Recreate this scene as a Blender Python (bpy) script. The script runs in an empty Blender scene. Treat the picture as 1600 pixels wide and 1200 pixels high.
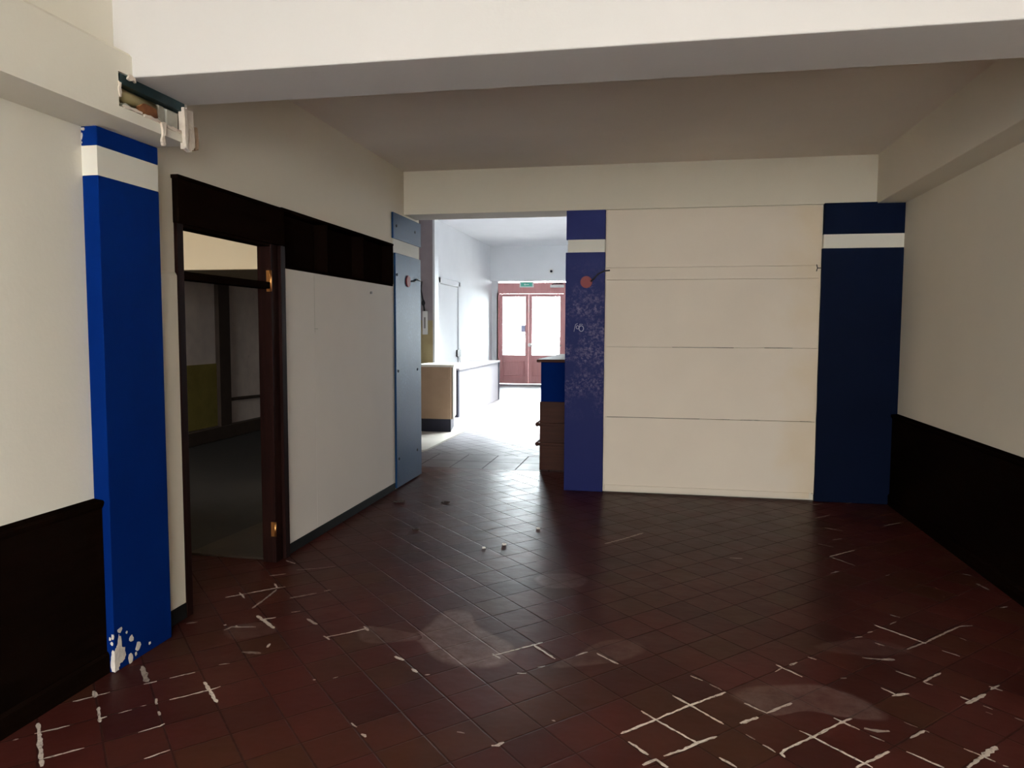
import bpy, bmesh, math, random
from mathutils import Vector, Matrix
random.seed(7)
C = bpy.context.scene
COL = C.collection
PI = math.pi

# ------------------------------------------------------------------ materials
def nodes(name):
    m = bpy.data.materials.new(name); m.use_nodes = True
    nt = m.node_tree; nt.nodes.clear()
    out = nt.nodes.new('ShaderNodeOutputMaterial')
    b = nt.nodes.new('ShaderNodeBsdfPrincipled')
    nt.links.new(b.outputs[0], out.inputs[0])
    return m, nt, b, out

def N(nt, t, **kw):
    n = nt.nodes.new(t)
    for k, v in kw.items():
        if k.startswith('i_'):
            n.inputs[k[2:]].default_value = v
        else:
            setattr(n, k, v)
    return n

def pos(nt):
    return N(nt, 'ShaderNodeNewGeometry').outputs['Position']

def noise(nt, vec, scale, detail=4, rough=.55):
    n = N(nt, 'ShaderNodeTexNoise')
    n.inputs['Scale'].default_value = scale; n.inputs['Detail'].default_value = detail
    n.inputs['Roughness'].default_value = rough
    nt.links.new(vec, n.inputs['Vector'])
    return n.outputs['Fac']

def ramp(nt, fac, *stops):
    r = N(nt, 'ShaderNodeValToRGB')
    e = r.color_ramp.elements
    while len(e) < len(stops): e.new(.5)
    for i, (p, c) in enumerate(stops):
        e[i].position = p; e[i].color = (c[0], c[1], c[2], 1) if hasattr(c, '__len__') else (c, c, c, 1)
    nt.links.new(fac, r.inputs[0])
    return r.outputs[0]

def mix(nt, fac, a, b):
    m = N(nt, 'ShaderNodeMix', data_type='RGBA')
    for s, v in ((0, fac), (6, a), (7, b)):
        if hasattr(v, 'links'): nt.links.new(v, m.inputs[s])
        elif hasattr(v, '__len__'): m.inputs[s].default_value = (*v[:3], 1)
        else: m.inputs[s].default_value = v
    return m.outputs[2]

def math_(nt, op, a, b=0., c=0.):
    m = N(nt, 'ShaderNodeMath', operation=op)
    for i, v in enumerate((a, b, c)):
        if hasattr(v, 'links'): nt.links.new(v, m.inputs[i])
        else: m.inputs[i].default_value = v
    return m.outputs[0]

def bump(nt, b, h, strength, dist=.01):
    n = N(nt, 'ShaderNodeBump'); n.inputs['Strength'].default_value = strength; n.inputs['Distance'].default_value = dist
    nt.links.new(h, n.inputs['Height']); nt.links.new(n.outputs[0], b.inputs['Normal'])

def plain(name, col, rough=.5, metal=0., spec=.5):
    m, nt, b, o = nodes(name)
    b.inputs['Base Color'].default_value = (*col, 1); b.inputs['Roughness'].default_value = rough
    b.inputs['Metallic'].default_value = metal; b.inputs['Specular IOR Level'].default_value = spec
    return m

def paint(name, c1, c2, rough=.8, scale=2.5, bscale=60, bstr=.15, bdist=.004, spec=.3, specks=None):
    m, nt, b, o = nodes(name)
    p = pos(nt)
    col = mix(nt, ramp(nt, noise(nt, p, scale, 5), (.3, 0.), (.7, 1.)), c1, c2)
    if specks:
        sc, thr, sc_col = specks
        col = mix(nt, ramp(nt, noise(nt, p, sc, 6, .7), (thr, 0.), (thr + .06, 1.)), col, sc_col)
    nt.links.new(col, b.inputs['Base Color'])
    b.inputs['Roughness'].default_value = rough; b.inputs['Specular IOR Level'].default_value = spec
    bump(nt, b, noise(nt, p, bscale, 3), bstr, bdist)
    return m

def wood(name, c1, c2, rough=.45, axis='z', spec=.35):
    m, nt, b, o = nodes(name)
    p = pos(nt)
    mp = N(nt, 'ShaderNodeMapping'); nt.links.new(p, mp.inputs[0])
    mp.inputs['Scale'].default_value = {'z': (18, 18, 1.2), 'y': (18, 1.2, 18), 'x': (1.2, 18, 18)}[axis]
    f = noise(nt, mp.outputs[0], 2.2, 6, .65)
    nt.links.new(mix(nt, ramp(nt, f, (.35, 0.), (.65, 1.)), c1, c2), b.inputs['Base Color'])
    b.inputs['Roughness'].default_value = rough; b.inputs['Specular IOR Level'].default_value = spec
    bump(nt, b, f, .12, .003)
    return m

M = {}
M['plaster'] = paint('off white plaster', (.75, .68, .57), (.715, .65, .545), .85, 1.3, 45, .22, .004)
M['plaster_front'] = paint('bright white plaster', (.80, .755, .665), (.775, .73, .64), .85, 1.3, 45, .18, .004)
M['beam_white'] = paint('chalk white beam paint', (.69, .655, .645), (.665, .635, .62), .85, 1.3, 45, .18, .004)
M['ceiling'] = paint('rough stippled ceiling', (.80, .72, .64), (.74, .665, .59), .95, 1.1, 130, .5, .006)
M['cool_white'] = paint('cool white plaster', (.80, .82, .84), (.76, .78, .80), .8, 1.5, 40, .15, .004)
M['cream_board'] = paint('cream painted board', (.80, .70, .59), (.755, .655, .55), .7, 1.6, 30, .15, .004)
M['panel_white'] = paint('greyish white board', (.70, .645, .59), (.66, .605, .56), .8, 1.1, 25, .1, .003, .1)
M['band_white'] = paint('white painted band', (.80, .76, .68), (.76, .72, .64), .7, 3, 40, .15, .003)
M['blue'] = paint('deep blue gloss paint', (.0012, .015, .118), (.001, .0128, .102), .7, 3, 35, .12, .004, .01)
M['bare'] = paint('chipped bare plaster', (.62, .56, .50), (.48, .42, .38), .9, 30, 60, .5, .006)
M['black'] = plain('black skirting', (.010, .009, .009), .7, 0., .08)
M['groove'] = plain('dark open joint', (.03, .024, .02), .9)
M['dark_wood'] = wood('almost black stained wood', (.0035, .0018, .0012), (.006, .003, .002),   .8, 'y', 0.)
M['dark_wood_v'] = wood('almost black stained upright', (.010, .004, .0035), (.018, .006, .005), .6, 'z', .03)
M['red_wood'] = wood('red brown varnished wood', (.040, .012, .007), (.06, .018, .010), .5, 'x', .15)
M['door_wood'] = wood('reddish door wood paled as glare', (.58, .28, .28), (.52, .24, .24), .45, 'z')  # base colour lifted to stand in for glare around the street door
M['brass'] = plain('worn brass', (.75, .36, .12), .35, 1.)
M['steel'] = plain('dark teal steel', (.012, .035, .042), .4, .6)
M['rust'] = paint('rusty brown', (.20, .075, .02), (.11, .035, .012), .9, 20, 50, .5)
M['old_tube'] = plain('dull yellow conduit', (.30, .24, .12), .5)
M['grey_box'] = paint('pale grey mortar', (.50, .48, .42), (.38, .36, .30), .9, 15, 40, .5)
M['torn'] = paint('torn plaster', (.78, .69, .60), (.64, .54, .46), .9, 20, 60, .5, .008)
M['torn_brown'] = paint('brown torn plaster back', (.34, .22, .14), (.44, .30, .20), .9, 20, 60, .5, .008)
M['screw'] = plain('dark screw head', (.008, .010, .016), .7, 0., .1)
M['red_disc'] = plain('faded red', (.20, .018, .02), .6)
M['cable'] = plain('black cable', (.012, .012, .014), .6)
M['plastic'] = plain('white plastic', (.80, .80, .78), .4)
M['grey_plastic'] = plain('grey plastic', (.25, .24, .23), .5)
M['metal'] = plain('brushed metal', (.65, .62, .62), .3, 1.)
M['green'] = plain('exit green', (.10, .50, .38), .4)
M['white'] = plain('sign white', (.85, .87, .86), .5)
M['sticker'] = plain('bluish sticker', (.45, .45, .65), .5)
M['base_blue'] = plain('very dark blue', (.010, .011, .028), .5)
M['tan'] = paint('tan yellowed laminate', (.42, .29, .19), (.37, .25, .16), .5, 4, 30, .05)
M['lilac'] = paint('pale lilac laminate', (.34, .325, .36), (.315, .305, .335), .5, 3, 30, .03, spec=.3)
M['dusk'] = paint('mauve grey plaster', (.34, .29, .31), (.28, .24, .26), .85, 4, 40, .2)
M['yellowed'] = paint('yellow stained plaster', (.38, .31, .17), (.30, .235, .12), .85, 7, 40, .2)
M['cellar_wall'] = paint('grimy grey wall', (.78, .69, .63), (.64, .56, .52), .9, 4, 25, .4, specks=(9, .66, (.05, .045, .04)))
M['cellar_yellow'] = paint('grimy yellow wall', (.26, .215, .05), (.20, .16, .035), .9, 4, 25, .3)
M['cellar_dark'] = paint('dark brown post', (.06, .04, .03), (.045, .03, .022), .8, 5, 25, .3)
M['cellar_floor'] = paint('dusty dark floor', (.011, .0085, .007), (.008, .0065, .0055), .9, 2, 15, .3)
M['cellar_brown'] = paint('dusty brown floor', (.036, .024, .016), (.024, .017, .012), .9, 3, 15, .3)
M['cellar_cream'] = paint('warm cream plaster', (.76, .64, .46), (.72, .59, .41), .85, 1.2, 30, .15)
M['cellar_ceiling'] = paint('olive ceiling', (.34, .29, .2), (.3, .25, .17), .9, 2, 30, .15)
M['concrete'] = paint('pale worn concrete', (.46, .42, .37), (.36, .33, .29), .7, 4, 30, .3)
M['pavement'] = paint('pale pavement', (.55, .53, .50), (.48, .46, .44), .9, 1, 20, .3)
M['crumb'] = plain('plaster crumb', (.75, .70, .66), .9)
M['leaf'] = plain('dry dark leaf', (.03, .018, .015), .8)
M['scribble'] = plain('chalky scratch', (.42, .42, .50), .9)

# cream boards with a yellow damp stain along one edge
def stained_cream():
    m = M['cream_board']; nt = m.node_tree; b = nt.nodes['Principled BSDF']
    src = b.inputs['Base Color'].links[0].from_socket
    p = pos(nt); sp = N(nt, 'ShaderNodeSeparateXYZ'); nt.links.new(p, sp.inputs[0])
    wob = math_(nt, 'MULTIPLY_ADD', noise(nt, p, 2.2, 4), .9, -.45)
    edge = math_(nt, 'MULTIPLY', math_(nt, 'MINIMUM', math_(nt, 'MAXIMUM', math_(nt, 'MULTIPLY', math_(nt, 'SUBTRACT', math_(nt, 'ADD', sp.outputs[0], wob), 1.1), 3.), 0.), 1.), .45)
    nt.links.new(mix(nt, edge, src, (.72, .56, .36)), b.inputs['Base Color'])
stained_cream()

def glass_mat():
    m, nt, b, o = nodes('clear pane glass')
    nt.nodes.remove(b)
    t = N(nt, 'ShaderNodeBsdfTransparent'); g = N(nt, 'ShaderNodeBsdfGlossy'); g.inputs['Roughness'].default_value = .02
    t.inputs[0].default_value = (.95, .97, .97, 1)
    lw = N(nt, 'ShaderNodeFresnel'); lw.inputs[0].default_value = 1.45
    mx = N(nt, 'ShaderNodeMixShader')
    nt.links.new(lw.outputs[0], mx.inputs[0]); nt.links.new(t.outputs[0], mx.inputs[1]); nt.links.new(g.outputs[0], mx.inputs[2])
    nt.links.new(mx.outputs[0], o.inputs[0])
    return m
M['glass'] = glass_mat()

# blue paint with pale scuffs rubbed into it, as on the pilaster and the metal cladding
def scuffed_blue(name, base, scuff, z0, z1, amount, rough, spec):
    m, nt, b, o = nodes(name)
    p = pos(nt)
    sp = N(nt, 'ShaderNodeSeparateXYZ'); nt.links.new(p, sp.inputs[0])
    zone = math_(nt, 'MULTIPLY', ramp(nt, math_(nt, 'DIVIDE', math_(nt, 'SUBTRACT', sp.outputs[2], z0 - .3), .6), (0., 0.), (1., 1.)),
                 ramp(nt, math_(nt, 'DIVIDE', math_(nt, 'SUBTRACT', sp.outputs[2], z1 - .3), .6), (0., 1.), (1., 0.)))
    n1 = ramp(nt, noise(nt, p, 34, 8, .75), (.47, 0.), (.68, 1.))
    n2 = ramp(nt, noise(nt, p, 4, 3), (.40, 0.), (.65, 1.))
    f = math_(nt, 'MULTIPLY', math_(nt, 'MULTIPLY', n1, n2), math_(nt, 'MULTIPLY', zone, amount))
    nt.links.new(mix(nt, f, base, scuff), b.inputs['Base Color'])
    b.inputs['Roughness'].default_value = rough; b.inputs['Specular IOR Level'].default_value = spec
    bump(nt, b, noise(nt, p, 40, 5), .25, .004)
    return m
M['blue_scuffed'] = scuffed_blue('scuffed blue paint', (.008, .013, .10), (.30, .25, .36), 1.0, 2.0, 1.0, .5, .12)
M['blue_sheet'] = scuffed_blue('satin steel blue sheet', (.008, .034, .095), (.06, .12, .24), .9, 2.2, .6, .43, .13)
M['blue_sheet'].node_tree.nodes['Principled BSDF'].inputs['Specular Tint'].default_value = (.5, .74, 1., 1.)
M['blue_shade'] = paint('shade darkened blue paint', (.0012, .0045, .020), (.001, .0038, .017), .6, 3, 30, .12, .004, .05)  # copy of the blue paint with shade put into its colour

# floor: diagonal quarry tiles, one row of straight tiles at the threshold
GU, GV, G0 = (.15037, .15548), (-.15083, .16228), (.0321, -.1075)
def tile_floor(name, film=None):
    m, nt, b, o = nodes(name)
    p = pos(nt)
    sp = N(nt, 'ShaderNodeSeparateXYZ'); nt.links.new(p, sp.inputs[0])
    X, Y = sp.outputs[0], sp.outputs[1]
    det = GU[0] * GV[1] - GU[1] * GV[0]
    dx, dy = math_(nt, 'SUBTRACT', X, G0[0]), math_(nt, 'SUBTRACT', Y, G0[1])
    ud = math_(nt, 'ADD', math_(nt, 'MULTIPLY', dx, GV[1] / det), math_(nt, 'MULTIPLY', dy, -GV[0] / det))
    vd = math_(nt, 'ADD', math_(nt, 'MULTIPLY', dx, -GU[1] / det), math_(nt, 'MULTIPLY', dy, GU[0] / det))
    us = math_(nt, 'DIVIDE', math_(nt, 'SUBTRACT', X, -1.955), .387)
    vs = math_(nt, 'DIVIDE', math_(nt, 'SUBTRACT', Y, 8.42), .475)
    band = math_(nt, 'MULTIPLY', math_(nt, 'GREATER_THAN', Y, 8.42), math_(nt, 'LESS_THAN', Y, 9.37))
    def pick(a, s):
        return math_(nt, 'ADD', math_(nt, 'MULTIPLY', a, math_(nt, 'SUBTRACT', 1., band)), math_(nt, 'MULTIPLY', s, band))
    u, v = pick(ud, us), pick(vd, vs)
    def edge(a):
        f = math_(nt, 'FRACT', a)
        return math_(nt, 'MINIMUM', f, math_(nt, 'SUBTRACT', 1., f))
    e = math_(nt, 'MINIMUM', edge(u), edge(v))
    wob = math_(nt, 'MULTIPLY', math_(nt, 'SUBTRACT', noise(nt, p, 25, 3), .5), .03)
    joint = ramp(nt, math_(nt, 'ADD', e, wob), (.008, 1.), (.026, 0.))
    cv = N(nt, 'ShaderNodeCombineXYZ')
    nt.links.new(math_(nt, 'FLOOR', u), cv.inputs[0]); nt.links.new(math_(nt, 'FLOOR', v), cv.inputs[1])
    wn = N(nt, 'ShaderNodeTexWhiteNoise'); nt.links.new(cv.outputs[0], wn.inputs['Vector'])
    tile = ramp(nt, wn.outputs['Value'], (0., (.042, .0105, .0085)), (.5, (.058, .0135, .011)), (1., (.049, .0165, .0095)))
    grime = ramp(nt, noise(nt, p, 1.6, 6, .6), (.35, (.78, .76, .74)), (.7, (1.1, 1.08, 1.08)))
    mm = N(nt, 'ShaderNodeMix', data_type='RGBA', blend_type='MULTIPLY'); mm.inputs[0].default_value = 1
    nt.links.new(tile, mm.inputs[6]); nt.links.new(grime, mm.inputs[7])
    jm = math_(nt, 'MULTIPLY', joint, .55)
    inner = mix(nt, jm, mm.outputs[2], (.016, .010, .009))
    # beyond the threshold the tile colour turns paler
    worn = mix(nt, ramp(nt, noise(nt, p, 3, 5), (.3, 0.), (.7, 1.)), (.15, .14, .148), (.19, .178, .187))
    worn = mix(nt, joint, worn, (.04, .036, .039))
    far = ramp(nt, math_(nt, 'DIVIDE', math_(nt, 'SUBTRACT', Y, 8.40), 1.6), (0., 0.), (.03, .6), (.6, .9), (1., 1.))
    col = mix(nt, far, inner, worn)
    if film:
        fc, sc, lo, hi = film
        at = N(nt, 'ShaderNodeAttribute', attribute_name='cover')
        nn = ramp(nt, noise(nt, p, sc, 6, .7), (lo, 0.), (hi, 1.))
        ff = math_(nt, 'MULTIPLY', nn, at.outputs['Fac'])
        col = mix(nt, ff, col, fc)
    nt.links.new(col, b.inputs['Base Color'])
    r = ramp(nt, noise(nt, p, 5, 2, .5), (.2, .27), (.8, .39))
    nt.links.new(math_(nt, 'ADD', math_(nt, 'MULTIPLY_ADD', far, .13, r), math_(nt, 'MULTIPLY', joint, .3)), b.inputs['Roughness'])
    b.inputs['Specular IOR Level'].default_value = .045
    tilt = math_(nt, 'MULTIPLY', noise(nt, p, 9, 2), .5)
    h = math_(nt, 'SUBTRACT', tilt, math_(nt, 'MULTIPLY', joint, .25))
    bump(nt, b, h, .6, .006)
    return m
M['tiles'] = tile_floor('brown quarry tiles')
M['grout'] = tile_floor('tiles under dried white grout', ((.62, .53, .46), 55, .28, .48))
M['dust'] = tile_floor('tiles under dried mortar film', ((.20, .135, .12), 14, .18, .70))

# ------------------------------------------------------------------ geometry helpers
class MB:
    def __init__(s): s.bm = bmesh.new(); s.mi = 0
    def quad(s, pts):
        f = s.bm.faces.new([s.bm.verts.new(p) for p in pts]); f.material_index = s.mi; return f
    def box(s, x0, x1, y0, y1, z0, z1):
        x0, x1 = sorted((x0, x1)); y0, y1 = sorted((y0, y1)); z0, z1 = sorted((z0, z1))
        v = [s.bm.verts.new((x, y, z)) for x in (x0, x1) for y in (y0, y1) for z in (z0, z1)]
        for a in ((0, 1, 3, 2), (4, 6, 7, 5), (0, 4, 5, 1), (2, 3, 7, 6), (0, 2, 6, 4), (1, 5, 7, 3)):
            s.bm.faces.new([v[i] for i in a]).material_index = s.mi
        return s
    def prism(s, pts, axis, a0, a1):
        # closed outline pts in the two other axes, extruded along axis
        def P(q, a):
            return {'x': (a, q[0], q[1]), 'y': (q[0], a, q[1]), 'z': (q[0], q[1], a)}[axis]
        A = [s.bm.verts.new(P(q, a0)) for q in pts]; B = [s.bm.verts.new(P(q, a1)) for q in pts]
        n = len(pts)
        fs = [s.bm.faces.new(A), s.bm.faces.new(B[::-1])]
        for i in range(n): fs.append(s.bm.faces.new((A[i], B[i], B[(i + 1) % n], A[(i + 1) % n])))
        for f in fs: f.material_index = s.mi
        return s
    def tube(s, path, r, seg=10):
        path = [Vector(p) for p in path]; rings = []
        for i, p in enumerate(path):
            d = (path[min(i + 1, len(path) - 1)] - path[max(i - 1, 0)]).normalized()
            a = d.orthogonal().normalized() if i == 0 else (rings[-1][1] - d * rings[-1][1].dot(d)).normalized()
            b = d.cross(a)
            rings.append(([s.bm.verts.new(p + (a * math.cos(2 * PI * k / seg) + b * math.sin(2 * PI * k / seg)) * r) for k in range(seg)], a))
        for i in range(len(rings) - 1):
            R, Q = rings[i][0], rings[i + 1][0]
            for k in range(seg):
                f = s.bm.faces.new((R[k], R[(k + 1) % seg], Q[(k + 1) % seg], Q[k])); f.material_index = s.mi; f.smooth = True
        s.bm.faces.new(rings[0][0][::-1]).material_index = s.mi; s.bm.faces.new(rings[-1][0]).material_index = s.mi
        return s
    def disc(s, c, axis, r, t, seg=20):
        d = {'x': Vector((1, 0, 0)), 'y': Vector((0, 1, 0)), 'z': Vector((0, 0, 1))}[axis]
        c = Vector(c); return s.tube([c, c + d * t], r, seg)
    def blob(s, c, r, sub=1, jit=.3):
        t = bmesh.ops.create_icosphere(s.bm, subdivisions=sub, radius=1)
        for v in t['verts']:
            k = 1 + random.uniform(-jit, jit)
            v.co = Vector(c) + Vector((v.co.x * r[0], v.co.y * r[1], v.co.z * r[2])) * k
        for f in {f for v in t['verts'] for f in v.link_faces}: f.material_index = s.mi
        return s
    def build(s, name, mats, parent=None, bev=0., seg=2):
        bmesh.ops.recalc_face_normals(s.bm, faces=s.bm.faces)
        me = bpy.data.meshes.new(name); s.bm.to_mesh(me); s.bm.free()
        for m in (mats if isinstance(mats, (list, tuple)) else [mats]): me.materials.append(M[m])
        o = bpy.data.objects.new(name, me); COL.objects.link(o)
        if parent: 
            o.parent = parent; o.matrix_parent_inverse = Matrix.Translation(-parent.location)
        if bev:
            b = o.modifiers.new('edge', 'BEVEL'); b.width = bev; b.segments = seg; b.limit_method = 'ANGLE'
        return o

def struct(o): o['kind'] = 'structure'; return o
def tag(o, label, cat, group=None, kind='thing'):
    o['label'] = label; o['category'] = cat; o['kind'] = kind
    if group: o['group'] = group
    return o
def thing(name, loc, label, cat, group=None):
    o = bpy.data.objects.new(name, None); COL.objects.link(o); o.location = loc; o.empty_display_size = .1
    return tag(o, label, cat, group)
def box(name, mat, b, parent=None, bev=0.): return MB().box(*b).build(name, mat, parent, bev)
SKY_REAR, SKY_STREET, ZENITH, EXPO = 16.2, 46.0, 2.2, 0.0
MARKS=[(((-2.439,2.556),(-2.181,2.294),),1.8,0.8),
(((-2.388,2.482),(-2.300,2.564),),1,0.8),
(((-2.221,2.333),(-2.121,2.432),),1,0.9),
(((-2.434,2.736),(-2.339,2.843),),1.2,0.8),
(((-2.419,2.839),(-2.368,2.789),),2,0.7),
(((-2.294,2.718),(-2.199,2.609),),1.4,0.8),
(((-2.224,2.625),(-2.203,2.655),),1.1,0.9),
(((-2.175,2.687),(-2.142,2.726),),1.2,0.9),
(((-2.126,2.757),(-2.107,2.772),),1,0.6),
(((-2.374,3.101),(-2.243,2.961),),2.6,0.45),
(((-2.245,2.941),(-2.204,2.975),),1.4,0.7),
(((-2.167,3.014),(-2.090,3.089),),1,0.8),
(((-2.039,2.831),(-1.927,2.942),(-1.892,2.986),),1,0.9),
(((-1.990,3.011),(-1.826,2.850),),1.6,0.9),
(((-2.103,2.830),(-2.068,2.786),),1.4,0.6),
(((-2.024,2.733),(-1.996,2.707),),1.4,0.6),
(((-1.994,2.570),(-1.940,2.630),(-1.933,2.651),),1,0.8),
(((-1.849,2.410),(-1.792,2.483),),1,0.8),
(((-2.025,3.185),(-1.982,3.208),),1,0.6),
(((-2.433,2.425),(-2.419,2.438),),1.2,0.5),
(((-2.124,3.056),(-2.087,3.090),),1,0.6),
(((-2.501,4.016),(-2.285,4.231),(-2.242,4.264),),1.1,0.9),
(((-2.466,4.113),(-2.383,4.029),),1.3,0.8),
(((-2.337,4.305),(-2.281,4.232),),1.3,0.8),
(((-2.273,4.210),(-2.255,4.022),(-2.252,3.886),),1.6,0.4),
(((-2.443,4.436),(-2.356,4.493),),1,0.6),
(((-2.495,4.760),(-2.400,4.706),),1.6,0.7),
(((-2.328,4.580),(-2.191,4.649),(-2.108,4.708),),1.2,0.35),
(((-2.122,4.081),(-2.001,4.195),),1.6,0.3),
(((-1.973,4.235),(-1.941,4.265),),1.2,0.5),
(((-2.005,3.875),(-1.964,3.903),),1.2,0.7),
(((-2.124,3.735),(-2.052,3.787),),1.4,0.8),
(((-2.168,3.793),(-2.075,3.717),(-1.984,3.644),),2.2,0.75),
(((-1.874,3.804),(-1.786,3.738),),1.8,0.5),
(((-2.276,3.631),(-2.259,3.634),),1.6,0.8),
(((-2.207,3.636),(-2.184,3.622),),1.6,0.8),
(((-1.900,3.411),(-1.908,3.457),),1.4,0.8),
(((-1.671,3.586),(-1.584,3.655),(-1.497,3.742),),1,0.8),
(((-1.682,3.601),(-1.631,3.561),),1.6,0.7),
(((-1.524,3.763),(-1.481,3.710),),1.6,0.7),
(((-1.234,3.437),(-1.177,3.404),),1.8,0.8),
(((-1.109,3.325),(-1.072,3.292),),1.8,0.7),
(((-1.029,3.273),(-1.008,3.284),),1,0.6),
(((-1.194,2.803),(-1.160,2.774),),1.2,0.6),
(((-1.122,2.732),(-1.095,2.713),),1.4,0.65),
(((-1.435,3.160),(-1.417,3.177),),1,0.5),
(((-1.515,3.124),(-1.507,3.133),),1.3,0.7),
(((-1.995,3.338),(-1.894,3.343),),2.2,0.25),
(((-2.483,3.608),(-2.438,3.644),),1.2,0.35),
(((-2.234,3.568),(-2.218,3.615),(-2.090,3.641),),1.6,0.4),
(((-0.765,3.538),(-0.633,3.663),(-0.548,3.744),),1.1,0.8),
(((-0.772,3.559),(-0.722,3.516),),1.4,0.6),
(((-0.588,3.704),(-0.460,3.561),),1.4,0.8),
(((-0.366,3.617),(-0.311,3.673),),1.1,0.7),
(((-0.266,3.667),(-0.154,3.564),),1.2,0.8),
(((-0.613,3.376),(-0.571,3.378),),1.1,0.6),
(((-0.529,3.455),(-0.495,3.475),),1,0.4),
(((-0.599,2.750),(-0.575,2.755),(-0.557,2.782),),1.6,0.6),
(((-0.755,2.819),(-0.722,2.816),),1,0.3),
(((-0.397,2.981),(-0.380,2.979),),1,0.4),
(((-0.113,2.931),(0.022,3.069),(0.169,3.223),(0.328,3.371),),1.3,1),
(((0.096,3.295),(0.172,3.218),(0.296,3.087),),1.2,1),
(((-0.037,3.132),(0.022,3.069),(0.183,2.919),),1.2,1),
(((0.053,2.803),(0.128,2.862),(0.183,2.923),(0.260,2.986),),1.4,0.9),
(((-0.081,2.880),(-0.004,2.800),),1.4,0.8),
(((-0.024,2.728),(0.025,2.775),(0.066,2.729),),1.8,0.8),
(((0.182,3.507),(0.234,3.465),),1.2,0.8),
(((0.264,3.439),(0.313,3.387),),1,0.35),
(((0.258,2.835),(0.315,2.778),),1.1,0.8),
(((0.363,3.105),(0.439,3.173),),1.8,0.9),
(((0.398,3.285),(0.480,3.213),),1.2,0.7),
(((0.480,3.213),(0.537,3.268),(0.598,3.325),),1.5,0.7),
(((0.374,3.023),(0.407,2.991),),1,0.35),
(((0.431,2.958),(0.472,2.912),),1,0.6),
(((0.499,2.882),(0.492,2.907),(0.506,2.936),(0.627,3.049),(0.771,3.196),(0.818,3.237),),1.4,0.9),
(((0.589,3.095),(0.628,3.058),(0.786,2.896),),1.2,0.95),
(((0.749,3.229),(0.773,3.202),(0.828,3.147),),1.1,0.8),
(((0.856,3.108),(0.901,3.074),),1,0.6),
(((0.747,2.863),(0.787,2.900),(0.899,3.001),),1.6,0.9),
(((0.588,3.705),(0.691,3.595),),1.1,0.9),
(((0.574,3.626),(0.613,3.675),),1,0.7),
(((0.654,3.711),(0.696,3.755),),1.6,0.7),
(((0.756,3.826),(0.793,3.804),),1.2,0.7),
(((0.850,3.166),(0.893,3.150),(0.944,3.160),),2.4,0.45),
(((0.765,2.917),(0.807,2.875),),1.1,1),
(((1.435,4.037),(1.497,3.981),),1.1,0.7),
(((1.017,3.870),(1.113,3.867),),1.1,0.45),
(((1.101,3.865),(1.169,3.878),),2.6,0.4),
(((1.133,3.744),(1.204,3.684),),1,0.7),
(((1.255,3.623),(1.223,3.649),),1.1,0.8),
(((1.223,3.649),(1.337,3.764),),1.2,0.7),
(((1.019,3.552),(1.064,3.493),),1.2,0.9),
(((1.043,3.477),(1.078,3.496),(1.123,3.517),),1.8,0.8),
(((1.335,3.529),(1.362,3.500),),1.2,0.8),
(((1.401,3.461),(1.427,3.433),),1,0.7),
(((1.337,3.466),(1.395,3.518),(1.456,3.577),),2,0.8),
(((1.501,3.660),(1.542,3.624),),1.3,0.7),
(((1.496,3.628),(1.555,3.683),),1.3,0.6),
(((1.022,3.246),(1.065,3.214),),1,0.35),
(((1.008,3.119),(1.085,3.193),),1.5,0.7),
(((1.085,3.193),(1.097,3.180),),1,0.6),
(((0.962,3.013),(1.064,2.925),),1.1,0.85),
(((1.187,3.080),(1.235,3.036),(1.266,3.003),),1.2,0.85),
(((1.240,3.037),(1.317,3.119),),2.6,0.85),
(((1.148,2.942),(1.240,3.037),),1.6,0.8),
(((1.283,2.981),(1.300,2.976),),1.2,0.6),
(((1.486,3.374),(1.513,3.353),),1,0.4),
(((0.860,3.616),(0.889,3.622),),1.4,0.35),
(((1.388,3.403),(1.408,3.386),),1,0.35),
(((1.193,4.325),(1.386,4.114),),1.3,0.9),
(((1.266,4.019),(1.391,4.132),(1.525,4.276),(1.647,4.398),(1.719,4.421),),1.2,0.5),
(((1.324,4.503),(1.365,4.472),),1.2,0.6),
(((1.278,4.351),(1.327,4.398),),1.2,0.45),
(((1.126,4.205),(1.158,4.229),),1.3,0.6),
(((1.045,4.120),(1.086,4.145),),1.3,0.6),
(((1.129,4.071),(1.166,4.038),),1.2,0.6),
(((1.586,4.228),(1.606,4.199),),1.1,0.5),
(((1.361,6.756),(1.510,6.901),),1.4,0.3),
(((1.373,6.437),(1.493,6.361),),1.4,0.5),
(((1.348,6.067),(1.429,6.120),),1.4,0.4),
(((1.220,5.934),(1.314,5.868),),1.2,0.35),
(((1.233,5.608),(1.448,5.812),),1.4,0.5),
(((1.233,5.608),(1.359,5.425),),1.4,0.35),
(((1.158,5.217),(1.222,5.271),),1.4,0.4),
(((1.864,6.599),(2.032,6.740),),1.6,0.3),
(((1.502,5.233),(1.534,5.266),),1.2,0.35),
(((2.018,5.378),(2.056,5.345),),1.6,0.35),
(((2.023,5.185),(2.052,5.070),),2,0.25),
(((1.983,4.746),(2.040,4.778),),1.6,0.3),
(((1.441,7.281),(1.545,7.356),),1.8,0.3),
(((1.744,7.397),(1.810,7.437),),1.4,0.35),
(((-0.356,5.613),(-0.220,5.783),(-0.078,5.981),),2.2,0.3),
(((0.532,5.435),(0.619,5.437),),1.6,0.45),
]
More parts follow.
